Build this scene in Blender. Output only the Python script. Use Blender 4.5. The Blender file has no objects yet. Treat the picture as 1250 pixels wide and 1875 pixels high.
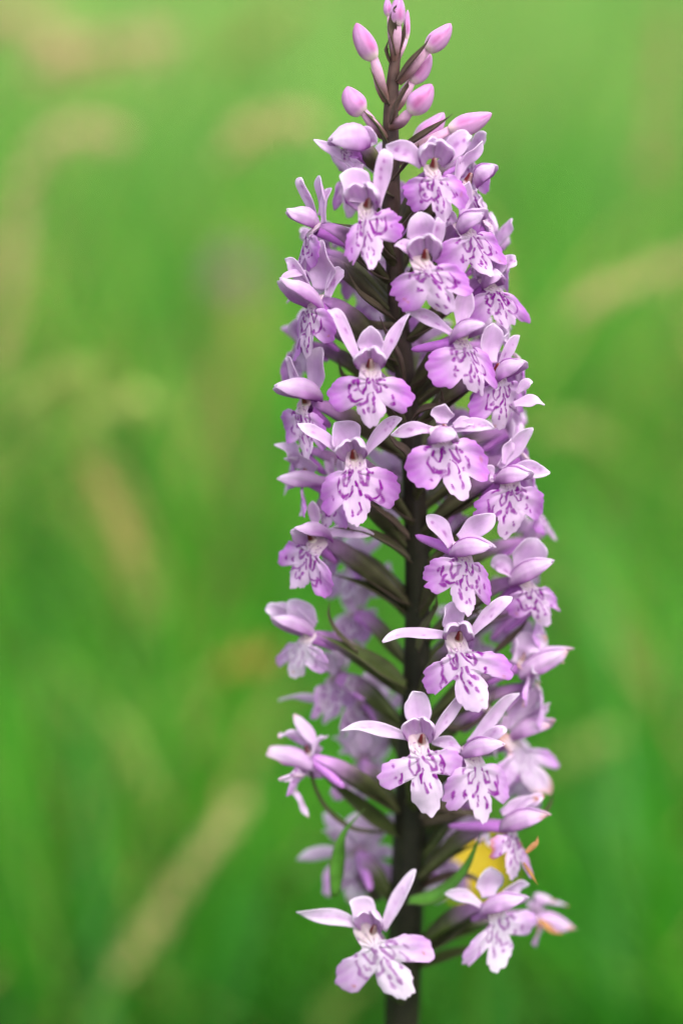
import bpy, math, random
import numpy as np
from mathutils import Vector, Matrix

random.seed(7)
RNG = np.random.default_rng(11)
R = math.radians
SC = bpy.context.scene
COL = SC.collection

# ------------------------------------------------------------------ camera
PITCH = R(12.0)
FWD = np.array([0.0, math.cos(PITCH), -math.sin(PITCH)])
RGT = np.array([1.0, 0.0, 0.0])
UPV = np.array([0.0, math.sin(PITCH), math.cos(PITCH)])
DIST = 0.39
CTR = np.array([0.0, 0.0, 0.275])
CAM = CTR - FWD * DIST
KS = 36.0 / (100.0 * 1875.0)          # ray slope per photo pixel
PX = KS * DIST                        # metres per photo pixel at the stem

cd = bpy.data.cameras.new('camera')
cam = bpy.data.objects.new('camera', cd)
COL.objects.link(cam)
cam.location = CAM
cam.rotation_euler = (R(90) - PITCH, 0, 0)
cd.sensor_fit = 'VERTICAL'
cd.sensor_height = 36.0
cd.sensor_width = 24.0
cd.lens = 100.0
cd.clip_start = 0.01
cd.clip_end = 2000.0
cd.dof.use_dof = True
cd.dof.focus_distance = 0.3765
cd.dof.aperture_fstop = 6.5
SC.camera = cam

# ------------------------------------------------------------------ light
SUN_EL, SUN_AZ = R(58), R(150)        # azimuth clockwise from +Y: behind the camera, to its right
w = bpy.data.worlds.new('World')
SC.world = w
w.use_nodes = True
nt = w.node_tree
nt.nodes.clear()
sky = nt.nodes.new('ShaderNodeTexSky')
sky.sky_type = 'NISHITA'
sky.sun_disc = False
sky.sun_elevation = SUN_EL
sky.sun_rotation = SUN_AZ
sky.air_density = 1.0
sky.dust_density = 4.0
sky.ozone_density = 1.0
bg = nt.nodes.new('ShaderNodeBackground')
bg.inputs['Strength'].default_value = 0.15
wo = nt.nodes.new('ShaderNodeOutputWorld')
hs_ = nt.nodes.new('ShaderNodeHueSaturation')      # thin overcast: a whiter sky
hs_.inputs['Saturation'].default_value = 0.45
nt.links.new(sky.outputs[0], hs_.inputs['Color'])
nt.links.new(hs_.outputs[0], bg.inputs[0])
nt.links.new(bg.outputs[0], wo.inputs[0])
sl = bpy.data.lights.new('sun', 'SUN')
sl.energy = 1.15
sl.angle = R(60)
sl.color = (1.0, 0.965, 0.91)
so = bpy.data.objects.new('sun', sl)
COL.objects.link(so)
sd = Vector((math.sin(SUN_AZ) * math.cos(SUN_EL), math.cos(SUN_AZ) * math.cos(SUN_EL), math.sin(SUN_EL)))
so.rotation_euler = sd.to_track_quat('Z', 'Y').to_euler()
so.location = (0.5, -0.5, 2)

SC.view_settings.view_transform = 'Standard'
SC.view_settings.look = 'None'
SC.view_settings.gamma = 1.0
SC.view_settings.exposure = 1.22
SC.view_settings.use_curve_mapping = False
SC.render.engine = 'CYCLES'
SC.cycles.use_denoising = True
SC.cycles.max_bounces = 8
SC.cycles.transmission_bounces = 6
SC.cycles.diffuse_bounces = 5

# ------------------------------------------------------------------ helpers
def lin(r, g, b):
    f = lambda c: (c / 255 / 12.92) if c / 255 <= 0.04045 else ((c / 255 + 0.055) / 1.055) ** 2.4
    return np.array([f(r), f(g), f(b)])

def unit(v):
    v = np.asarray(v, float)
    n = np.linalg.norm(v, axis=-1, keepdims=True)
    return v / np.maximum(n, 1e-12)

def sstep(a, b, x):
    t = np.clip((x - a) / (b - a), 0, 1)
    return t * t * (3 - 2 * t)

def ray(u, v):
    return FWD + RGT * (u - 625) * KS + UPV * (937.5 - v) * KS

def at(u, v, y=0.0):
    """point of the upright plane Y = y that is seen at photo pixel (u, v)"""
    d = ray(u, v)
    return CAM + d * ((y - CAM[1]) / d[1])

def at_like(u, v, p, ahead=0.0):
    """point seen at (u, v) at the camera distance of point p"""
    dep = (np.asarray(p) - CAM) @ FWD - ahead
    return CAM + ray(u, v) * dep

def tag(o, label=None, cat=None, group=None, kind=None):
    if label: o['label'] = label
    if cat: o['category'] = cat
    if group: o['group'] = group
    if kind: o['kind'] = kind
    return o

def empty(name, loc):
    o = bpy.data.objects.new(name, None)
    o.empty_display_size = 0.02
    o.location = loc
    COL.objects.link(o)
    return o

def mk(name, V, F, mat, parent=None, origin=(0, 0, 0), col=None, loc=None, smooth=True):
    """one mesh object from world-space verts V and quads F"""
    V = np.asarray(V, float) - np.asarray(origin, float)
    F = np.asarray(F, np.int32)
    me = bpy.data.meshes.new(name)
    me.vertices.add(len(V))
    me.vertices.foreach_set('co', V.astype(np.float32).ravel())
    n = F.shape[1]
    me.loops.add(F.size)
    me.loops.foreach_set('vertex_index', F.ravel())
    me.polygons.add(len(F))
    me.polygons.foreach_set('loop_start', np.arange(0, F.size, n, dtype=np.int32))
    me.polygons.foreach_set('use_smooth', np.full(len(F), smooth))
    me.update(calc_edges=True)
    if col is not None:
        a = me.attributes.new('Col', 'FLOAT_COLOR', 'POINT')
        c = np.ones((len(V), 4), np.float32)
        c[:, :3] = col
        a.data.foreach_set('color', c.ravel())
    me.materials.append(mat)
    o = bpy.data.objects.new(name, me)
    COL.objects.link(o)
    if parent is not None: o.parent = parent
    if loc is not None: o.location = loc
    return o

def grid_faces(a, b, wrap=False):
    i = np.arange(a - 1)[:, None]
    m = b if wrap else b - 1
    j = np.arange(m)[None, :]
    j2 = (j + 1) % b
    return np.stack([i * b + j, (i + 1) * b + j, (i + 1) * b + j2, i * b + j2], -1).reshape(-1, 4)

def shell(G, th, wrap=False):
    """thin closed sheet from a grid of points; th may be per-vertex"""
    a, b = G.shape[:2]
    du = np.gradient(G, axis=0)
    if wrap:
        dv = (np.roll(G, -1, 1) - np.roll(G, 1, 1)) / 2
    else:
        dv = np.gradient(G, axis=1)
    N = unit(np.cross(du, dv))
    if np.isscalar(th): th = np.full((a, b), th)
    top = G + N * th[..., None] / 2
    bot = G - N * th[..., None] / 2
    F1 = grid_faces(a, b, wrap)
    n = a * b
    F2 = F1[:, ::-1] + n
    idx = np.arange(n).reshape(a, b)
    E = []
    def strip(p):
        q = np.stack([p[:-1], p[1:], p[1:] + n, p[:-1] + n], -1)
        E.append(q)
    if wrap:
        p = np.append(idx[-1], idx[-1][0]); strip(p[::-1])
    else:
        strip(idx[0]); strip(idx[-1][::-1]); strip(idx[:, 0][::-1]); strip(idx[:, -1])
    V = np.concatenate([top.reshape(-1, 3), bot.reshape(-1, 3)])
    return V, np.concatenate([F1, F2] + E)

def bez(P, n):
    """smooth curve through bezier control points"""
    P = np.asarray(P, float)
    t = np.linspace(0, 1, n)[:, None]
    Q = [P[i][None, :].repeat(n, 0) for i in range(len(P))]
    while len(Q) > 1:
        Q = [Q[i] * (1 - t) + Q[i + 1] * t for i in range(len(Q) - 1)]
    return Q[0]

def catmull(P, n):
    P = np.asarray(P, float)
    ext = np.vstack([2 * P[0] - P[1], P, 2 * P[-1] - P[-2]])
    out = []
    m = len(P) - 1
    for t in np.linspace(0, m, n):
        i = min(int(t), m - 1); f = t - i
        p0, p1, p2, p3 = ext[i:i + 4]
        out.append(0.5 * (2 * p1 + (p2 - p0) * f + (2 * p0 - 5 * p1 + 4 * p2 - p3) * f * f + (3 * p1 - p0 - 3 * p2 + p3) * f ** 3))
    return np.array(out)

def tube(C, rad, nseg=10, mod=None):
    C = np.asarray(C, float)
    n = len(C)
    T = unit(np.gradient(C, axis=0))
    ref = np.array([0.31, -0.8, 0.5])
    B = unit(np.cross(T, ref)); N = np.cross(B, T)
    ph = np.linspace(0, 2 * math.pi, nseg, endpoint=False)
    rr = np.asarray(rad, float)[:, None] * np.ones((1, nseg))
    if mod is not None: rr = rr * mod(np.linspace(0, 1, n)[:, None], ph[None, :])
    G = C[:, None, :] + rr[..., None] * (np.cos(ph)[None, :, None] * B[:, None, :] + np.sin(ph)[None, :, None] * N[:, None, :])
    return G.reshape(-1, 3), grid_faces(n, nseg, True), np.repeat(np.linspace(0, 1, n), nseg)

def petal_grid(C, Nref, half, cup=0.4, twist=0.0, nv=9, wave=0.0, wf=3.0, ph=0.0):
    """sheet along centreline C, half-width half(u), concave towards Nref"""
    n = len(C)
    u = np.linspace(0, 1, n)
    T = unit(np.gradient(C, axis=0))
    B = unit(np.cross(T, Nref)); N = np.cross(B, T)
    tw = twist * u
    B2 = B * np.cos(tw)[:, None] + N * np.sin(tw)[:, None]
    N2 = -B * np.sin(tw)[:, None] + N * np.cos(tw)[:, None]
    q = np.linspace(-1, 1, nv)
    W = half(u)
    al = q[None, :] * cup
    rb = W[:, None] * np.sin(al) / max(cup, 1e-3)
    rn = W[:, None] * (1 - np.cos(al)) / max(cup, 1e-3)
    rn = rn + wave * np.sin(u[:, None] * wf * 6.28 + q[None, :] * 1.5 + ph) * np.abs(q)[None, :] ** 1.5
    G = C[:, None, :] + rb[..., None] * B2[:, None, :] + rn[..., None] * N2[:, None, :]
    return G, u[:, None] * np.ones((1, nv)), q[None, :] * np.ones((n, 1))

def two(c):
    c = np.asarray(c)
    return np.concatenate([c.reshape(-1, 3), c.reshape(-1, 3)])

# ------------------------------------------------------------------ materials
def base_mat(name):
    m = bpy.data.materials.new(name)
    m.use_nodes = True
    t = m.node_tree
    t.nodes.clear()
    out = t.nodes.new('ShaderNodeOutputMaterial')
    return m, t, out

def organic(name, transl=0.35, rough=0.5, spec=0.3, nscale=900.0, namp=0.12, bump=0.15, bscale=3500.0, sss=0.0, tint=(1, 1, 1), use_col=True, base=(0.5, 0.5, 0.5), base2=None, tgam=0.72):
    m, t, out = base_mat(name)
    L = t.links.new
    tc = t.nodes.new('ShaderNodeTexCoord')
    nz = t.nodes.new('ShaderNodeTexNoise')
    nz.inputs['Scale'].default_value = nscale
    nz.inputs['Detail'].default_value = 3.0
    L(tc.outputs['Object'], nz.inputs['Vector'])
    if use_col:
        at_ = t.nodes.new('ShaderNodeAttribute'); at_.attribute_name = 'Col'
        src = at_.outputs['Color']
    else:
        mx0 = t.nodes.new('ShaderNodeMix'); mx0.data_type = 'RGBA'
        mx0.inputs['A'].default_value = (*base, 1)
        mx0.inputs['B'].default_value = (*(base2 or base), 1)
        L(nz.outputs['Fac'], mx0.inputs['Factor'])
        src = mx0.outputs['Result']
    mr = t.nodes.new('ShaderNodeMapRange')
    mr.inputs['From Min'].default_value = 0.3; mr.inputs['From Max'].default_value = 0.7
    mr.inputs['To Min'].default_value = 1 - namp; mr.inputs['To Max'].default_value = 1 + namp
    L(nz.outputs['Fac'], mr.inputs['Value'])
    mu = t.nodes.new('ShaderNodeVectorMath'); mu.operation = 'SCALE'
    L(src, mu.inputs[0]); L(mr.outputs['Result'], mu.inputs['Scale'])
    pb = t.nodes.new('ShaderNodeBsdfPrincipled')
    L(mu.outputs['Vector'], pb.inputs['Base Color'])
    pb.inputs['Roughness'].default_value = rough
    pb.inputs['Specular IOR Level'].default_value = spec
    if sss > 0:
        pb.inputs['Subsurface Weight'].default_value = sss
        pb.inputs['Subsurface Radius'].default_value = (1.0, 0.7, 0.9)
        pb.inputs['Subsurface Scale'].default_value = 0.0006
    if bump > 0:
        nb = t.nodes.new('ShaderNodeTexNoise')
        nb.inputs['Scale'].default_value = bscale
        nb.inputs['Detail'].default_value = 2.0
        L(tc.outputs['Object'], nb.inputs['Vector'])
        bp = t.nodes.new('ShaderNodeBump')
        bp.inputs['Strength'].default_value = bump
        bp.inputs['Distance'].default_value = 0.0002
        L(nb.outputs['Fac'], bp.inputs['Height'])
        L(bp.outputs['Normal'], pb.inputs['Normal'])
    if transl > 0:
        tb = t.nodes.new('ShaderNodeBsdfTranslucent')
        gm = t.nodes.new('ShaderNodeGamma')
        gm.inputs['Gamma'].default_value = tgam
        L(mu.outputs['Vector'], gm.inputs['Color'])
        L(gm.outputs['Color'], tb.inputs['Color'])
        ms = t.nodes.new('ShaderNodeMixShader')
        ms.inputs[0].default_value = transl
        L(pb.outputs[0], ms.inputs[1]); L(tb.outputs[0], ms.inputs[2])
        L(ms.outputs[0], out.inputs['Surface'])
    else:
        L(pb.outputs[0], out.inputs['Surface'])
    return m

M_PETAL = organic('petal_tissue', transl=0.5, rough=0.46, spec=0.28, nscale=700, namp=0.09, bump=0.22, bscale=4600)
M_BUD = organic('bud_tissue', transl=0.0, rough=0.4, spec=0.35, nscale=900, namp=0.08, bump=0.1, sss=0.35)
M_BRACT = organic('bract_tissue', transl=0.16, rough=0.5, spec=0.3, nscale=500, namp=0.25, bump=0.2, bscale=1800)
M_STEM = organic('stem_tissue', transl=0.0, rough=0.5, spec=0.3, nscale=420, namp=0.45, bump=0.25, bscale=1500)
M_GRASS = organic('grass_blades', transl=0.5, tgam=0.9, rough=0.45, spec=0.3, nscale=60, namp=0.1, bump=0.0)
M_SEED = organic('dry_seed', transl=0.25, rough=0.7, spec=0.1, nscale=300, namp=0.15, bump=0.0)

# ------------------------------------------------------------------ setting: ground, grass
def ground():
    xs = np.concatenate([-np.geomspace(400, 0.3, 26), np.linspace(-0.25, 0.25, 6), np.geomspace(0.3, 400, 26)])
    ys = np.concatenate([-np.geomspace(400, 0.3, 26), np.linspace(-0.25, 0.25, 6), np.geomspace(0.3, 600, 30)])
    X, Y = np.meshgrid(xs, ys, indexing='ij')
    r = np.hypot(X, Y)
    Z = 0.02 * np.sin(X * 1.3) * np.cos(Y * 0.9) * np.clip(r - 0.4, 0, 1)
    G = np.stack([X, Y, Z], -1)
    m, t, out = base_mat('meadow_soil')
    L = t.links.new
    tc = t.nodes.new('ShaderNodeTexCoord')
    nz = t.nodes.new('ShaderNodeTexNoise'); nz.inputs['Scale'].default_value = 3.0; nz.inputs['Detail'].default_value = 8
    L(tc.outputs['Object'], nz.inputs['Vector'])
    cr = t.nodes.new('ShaderNodeValToRGB')
    cr.color_ramp.elements[0].position = 0.3; cr.color_ramp.elements[0].color = (0.035, 0.07, 0.014, 1)
    cr.color_ramp.elements[1].position = 0.7; cr.color_ramp.elements[1].color = (0.10, 0.15, 0.03, 1)
    L(nz.outputs['Fac'], cr.inputs['Fac'])
    pb = t.nodes.new('ShaderNodeBsdfPrincipled'); pb.inputs['Roughness'].default_value = 0.9
    L(cr.outputs['Color'], pb.inputs['Base Color']); L(pb.outputs[0], out.inputs['Surface'])
    o = mk('ground', G.reshape(-1, 3), grid_faces(len(xs), len(ys))[:, ::-1], m)
    tag(o, kind='structure')
ground()

def gnoise(x, y, s, seed):
    r = np.random.default_rng(seed)
    o = np.zeros_like(x)
    for k in range(6):
        a = r.uniform(0, 6.28); f = r.uniform(0.6, 1.7) / s; p = r.uniform(0, 6.28)
        o += np.sin((x * math.cos(a) + y * math.sin(a)) * f * 6.28 + p)
    return o / 2.4

def grass(name, X, Y, H, Wd, seed, dry=0.08):
    r = np.random.default_rng(seed)
    n = len(X)
    az = r.uniform(0, 6.283, n)
    lean = r.beta(1.5, 3.0, n) * 1.1
    bend = r.uniform(0.2, 1.3, n)
    seg = 5
    t = np.linspace(0, 1, seg)
    ang = lean[:, None] * 0.5 + bend[:, None] * t[None, :] ** 1.3
    ds = H[:, None] / (seg - 1)
    hx = np.cumsum(np.sin(ang) * ds, 1) - np.sin(ang[:, :1]) * ds
    hz = np.cumsum(np.cos(ang) * ds, 1) - np.cos(ang[:, :1]) * ds
    px = X[:, None] + hx * np.cos(az)[:, None]
    py = Y[:, None] + hx * np.sin(az)[:, None]
    sx = -np.sin(az)[:, None]; sy = np.cos(az)[:, None]
    wd = Wd[:, None] * np.array([0.7, 1.0, 0.9, 0.6, 0.08])[None, :] / 2
    A = np.stack([px - sx * wd, py - sy * wd, hz], -1)
    B = np.stack([px + sx * wd, py + sy * wd, hz], -1)
    V = np.stack([A, B], 2).reshape(-1, 3)
    base = np.arange(n)[:, None] * (2 * seg)
    k = np.arange(seg - 1)[None, :] * 2
    F = np.stack([base + k, base + k + 1, base + k + 3, base + k + 2], -1).reshape(-1, 4)
    g1 = lin(66, 148, 26); g2 = lin(110, 170, 46); g3 = lin(30, 98, 30); tan = lin(200, 176, 104)
    m1 = np.clip(0.42 + 0.75 * gnoise(X * 1.6, Y, 0.5, 5) + r.normal(0, 0.25, n), 0, 1)[:, None]
    m2 = np.clip(0.5 + 0.75 * gnoise(X * 1.6, Y, 0.35, 8) + r.normal(0, 0.25, n), 0, 1)[:, None]
    m1 = np.clip(m1 + 0.35 * gnoise(X * 1.5, Y * 0.5, 0.12, 31)[:, None], 0, 1)
    c = g1 * (1 - m1) + g2 * m1
    c = c * (1 - 0.7 * m2) + g3 * 0.7 * m2
    fr = (sstep(0.7, 2.6, Y) * (0.75 + 0.25 * np.clip(-X * 1.2, -1, 1)))[:, None]    # far grass in pale flower; the lighter, hazier distance is also put into its colour
    c = c * (1 - 0.7 * fr) + lin(138, 178, 92) * 0.7 * fr
    d = (r.random(n) < dry * (1 + np.clip(gnoise(X, Y, 0.8, 3), -0.8, 2)))[:, None]
    c = np.where(d, tan * r.uniform(0.7, 1.1, (n, 1)), c)
    c = c * r.uniform(0.85, 1.3, (n, 1)) * np.clip(1.06 + 0.44 * gnoise(X * 1.3, Y * 0.6, 0.16, 41), 0.45, 1.35)[:, None]
    cols = np.repeat(c, 2 * seg, 0)
    o = mk(name, V, F, M_GRASS, col=cols)
    return tag(o, kind='stuff')

# tall meadow behind the orchid
n = 90000
d = RNG.uniform(0.0, 1.0, n) ** 1.25 * 9.5 + 0.22
X = RNG.uniform(-1, 1, n) * (0.32 + 0.5 * d)
H = RNG.uniform(0.12, 0.30, n) * (0.72 + 0.28 * sstep(0.2, 0.9, d))
H = H * np.clip(0.9 + 0.3 * gnoise(X, d, 0.22, 51), 0.6, 1.2)
Wd = RNG.uniform(0.0025, 0.0055, n) * (1 + 0.25 * d)
tag(grass('grass', X, d, H, Wd, 21), 'tall green meadow grass far out of focus behind the orchid', 'grass')
# low sward round the foot of the orchid, below the frame
n = 9000
X = RNG.uniform(-0.5, 0.5, n); Y = RNG.uniform(-0.7, 0.3, n)
tag(grass('grass', X, Y, RNG.uniform(0.04, 0.10, n), RNG.uniform(0.002, 0.004, n), 22, 0.04), 'short green grass round the foot of the orchid', 'grass')

# ------------------------------------------------------------------ the orchid
STEM_PX = [(731, 20), (725, 90), (716, 180), (715, 280), (718, 400), (728, 560), (742, 700), (755, 850), (762, 1000), (764, 1150), (760, 1300), (753, 1450), (747, 1600), (740, 1760), (736, 1875)]
STEM_W = [10, 17, 24, 30, 31, 33, 36, 41, 46, 49, 53, 58, 61, 63, 64]
_sv = np.array([p[1] for p in STEM_PX], float); _su = np.array([p[0] for p in STEM_PX], float)
def stem_at(v, y=0.0):
    return at(float(np.interp(v, _sv, _su)), v, y)

foot = at(736, 1875)
root = empty('spotted_orchid', (foot[0], 0, 0))
tag(root, 'tall spotted orchid spike crowded with lilac flowers marked with purple loops', 'orchid')
RO = np.array([foot[0], 0, 0])

C = np.vstack([catmull([at(*p) for p in STEM_PX], 70), np.array([[foot[0], 0, 0.1], [foot[0] - 0.001, 0, -0.01]])])
rad = np.concatenate([np.interp(np.linspace(0, 1, 70), np.linspace(0, 1, 15), STEM_W) / 2 * PX, [33 * PX, 34 * PX]])
V, F, tt = tube(C, rad, 20, lambda a, p: 1 + 0.05 * np.cos(6 * p + 9 * a) + 0.02 * np.cos(11 * p - 4 * a))
ct, cb = lin(80, 60, 56), lin(30, 29, 18)  # purple-brown to green-black; shade from the flowers is included in the dark tone
k = sstep(0.0, 0.65, tt)[:, None]
mk('stem', V, F, M_STEM, root, RO, col=(ct * (1 - k) + cb * k))

LAV = lin(198, 118, 212)
PALE = lin(230, 200, 233)
WHITE = lin(237, 225, 240)
MARK = lin(146, 0, 158)
CREAM = lin(232, 212, 214)
MAROON = lin(96, 22, 30)
ORANGE = lin(196, 120, 40)
BRN = lin(92, 70, 68)
GRN = lin(72, 92, 38)

OUT_A = np.array([(0, 0.42), (0.2, 0.38), (0.26, 0.16), (0.30, -0.01), (0.50, 0.0), (0.72, -0.08), (0.92, -0.28), (1.0, -0.55), (0.93, -0.80), (0.74, -0.93), (0.52, -0.82), (0.36, -0.72), (0.35, -0.86), (0.25, -1.09), (0.1, -1.26), (0, -1.31)])
OUT_B = np.array([(0, 0.40), (0.18, 0.36), (0.23, 0.15), (0.24, -0.02), (0.45, -0.10), (0.72, -0.14), (0.95, -0.30), (1.04, -0.52), (0.97, -0.72), (0.80, -0.83), (0.55, -0.70), (0.31, -0.56), (0.37, -0.82), (0.33, -1.05), (0.17, -1.26), (0, -1.32)])
OUT_C = np.array([(0, 0.42), (0.2, 0.38), (0.26, 0.16), (0.30, 0.0), (0.55, 0.02), (0.85, -0.12), (1.03, -0.42), (1.02, -0.75), (0.88, -0.96), (0.64, -1.0), (0.45, -0.88), (0.34, -0.76), (0.32, -0.96), (0.2, -1.18), (0.08, -1.28), (0, -1.30)])
TEMPL = {'A': OUT_A, 'B': OUT_B, 'C': OUT_C}

LOOPS = [
    [(-.27, -.13), (-.30, -.30), (-.27, -.41), (-.20, -.42), (-.15, -.32), (-.10, -.12)],
    [(.03, -.08), (.10, -.24), (.18, -.37), (.26, -.36), (.28, -.26), (.25, -.15)],
    [(-.03, -.33), (-.07, -.46), (-.09, -.60)],
    [(.03, -.40), (.07, -.54), (.13, -.64), (.24, -.66)],
    [(-.40, -.10), (-.33, -.06), (-.27, -.04)],
    [(.28, -.04), (.35, -.09), (.40, -.14)],
    [(-.45, -.42), (-.50, -.55), (-.52, -.64), (-.44, -.67)],
    [(.40, -.46), (.44, -.54), (.37, -.57)],
    [(-.10, -.68), (-.12, -.78), (-.09, -.90)],
    [(.06, -.66), (.07, -.74)],
    [(.12, -.84), (.13, -.92)],
]
EXTRA = [
    [(-.52, -.26), (-.55, -.42), (-.48, -.58), (-.34, -.62), (-.24, -.56)],
    [(.46, -.22), (.52, -.40), (.48, -.56), (.36, -.62), (.22, -.56)],
    [(-.40, -.20), (-.42, -.26)], [(.40, -.28), (.41, -.34)],
    [(-.26, -.60), (-.25, -.64)], [(.5, -.66), (.51, -.68)], [(-.62, -.5), (-.63, -.54)],
    [(.30, -.72), (.29, -.76)], [(-.16, -.10), (-.19, -.24)], [(.16, -.06), (.20, -.20)],
    [(-.6, -.3), (-.62, -.35)], [(.6, -.48), (.62, -.56)], [(.0, -.14), (.0, -.20)], [(.0, -1.0), (.01, -1.04)],
]

def segdist(P, poly):
    best = np.full(len(P), 9.0); tb = np.zeros(len(P))
    m = len(poly) - 1
    for i in range(m):
        a, b = poly[i], poly[i + 1]
        ab = b - a
        t = np.clip(((P - a) @ ab) / max(ab @ ab, 1e-9), 0, 1)
        d = np.linalg.norm(P - (a + t[:, None] * ab), axis=1)
        k = d < best
        best = np.where(k, d, best); tb = np.where(k, (i + t) / m, tb)
    return best, tb

def lip_colour(P, r, pale, mark):
    """pigment of the lip at template points P (x, y)"""
    x, y = P[:, 0], P[:, 1]
    rr = np.sqrt((x * 0.95) ** 2 + (0.45 * (y + 0.45)) ** 2)
    f = sstep(0.22, 0.85, rr)
    f = f * (1 - 0.75 * sstep(-0.8, -1.2, y) * (np.abs(x) < 0.5))
    f = f * (1 - 0.45 * pale)
    f = f * 0.88
    inner = PALE * (0.85 - 0.7 * pale) + WHITE * (0.15 + 0.7 * pale)
    # fine veining of the lobes
    v = (0.10 * np.sin(np.arctan2(y + 0.1, x) * 38 + 2 * np.sin(rr * 7) + r.uniform(0, 6)) + 0.10 * np.sin(x * 6 + r.uniform(0, 6)) * np.sin(y * 7 + r.uniform(0, 6))) * sstep(0.4, 0.9, rr)
    f = np.clip(f + v, 0, 1)
    c = inner * (1 - f[:, None]) + LAV * f[:, None]
    th = sstep(-0.12, 0.12, y) * sstep(0.36, 0.1, np.abs(x))
    c = c * (1 - 0.8 * th[:, None]) + CREAM * 0.8 * th[:, None]
    # wobble the coordinates so that no two lips carry the same drawing
    wob = P + np.stack([0.014 * np.sin(9 * y + r.uniform(0, 6)) + 0.014 * np.sin(23 * x + 19 * y + r.uniform(0, 6)),
                        0.014 * np.sin(8 * x + r.uniform(0, 6)) + 0.014 * np.sin(21 * y - 17 * x + r.uniform(0, 6))], 1)
    M = np.zeros(len(P))
    polys = [l for l in LOOPS if r.random() > 0.08] + [l for l in EXTRA if r.random() > 0.58]
    sx = r.choice([-1, 1])
    for l in polys:
        l = np.array(l, float)
        l[:, 0] *= sx
        l = l * r.uniform(0.92, 1.1) + r.normal(0, 0.022, 2)
        l = l + r.normal(0, 0.012, l.shape)
        d, tb = segdist(wob, l)
        wd = r.uniform(0.019, 0.031) * (0.75 + 0.5 * np.sin(tb * 5 + r.uniform(0, 6)) ** 2 + 0.35 * tb)
        gap = 0.72 + 0.28 * sstep(-0.75, -0.35, np.sin(tb * r.uniform(5, 11) + r.uniform(0, 6)))
        M = np.maximum(M, (1 - sstep(wd * 0.7, wd * 1.5, d)) * gap * r.uniform(0.85, 1.0))
    for k in range(8):                      # peppering of the throat
        p = np.array([r.uniform(-0.22, 0.22), r.uniform(-0.03, 0.2)])
        d = np.linalg.norm(wob - p, axis=1)
        M = np.maximum(M, (1 - sstep(0.010, 0.026, d)) * 0.75)
    M = M * mark
    c = c * (1 - M[:, None]) + MARK * M[:, None]
    for k in range(int(r.integers(0, 4))):    # small brown bruises near the margin
        a_ = r.uniform(-2.9, -0.2); p = np.array([0.85 * math.cos(a_), -0.35 + 0.75 * math.sin(a_)])
        d = np.linalg.norm((wob - p) * np.array([1, r.uniform(0.6, 1.6)]), axis=1)
        b_ = ((1 - sstep(0.015, r.uniform(0.04, 0.08), d)) * r.uniform(0.3, 0.8))[:, None]
        c = c * (1 - b_) + lin(188, 120, 92) * b_
    return c

RMAX_V = [0, 120, 200, 300, 420, 600, 900, 1400, 1875]
RMAX = [2.5, 5.5, 8, 10.5, 13, 15, 16.5, 17.5, 17.5]

def halfw(w, sharp=0.9, base=0.5):
    pk = 0.42
    def f(u):
        lo = base + (1 - base) * sstep(0, pk, u)
        x = np.clip((u - pk) / (1 - pk), 0, 1)
        return w * np.maximum(0.05, lo * (1 - x ** (1.9 * sharp)) ** 0.72)
    return f

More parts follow.
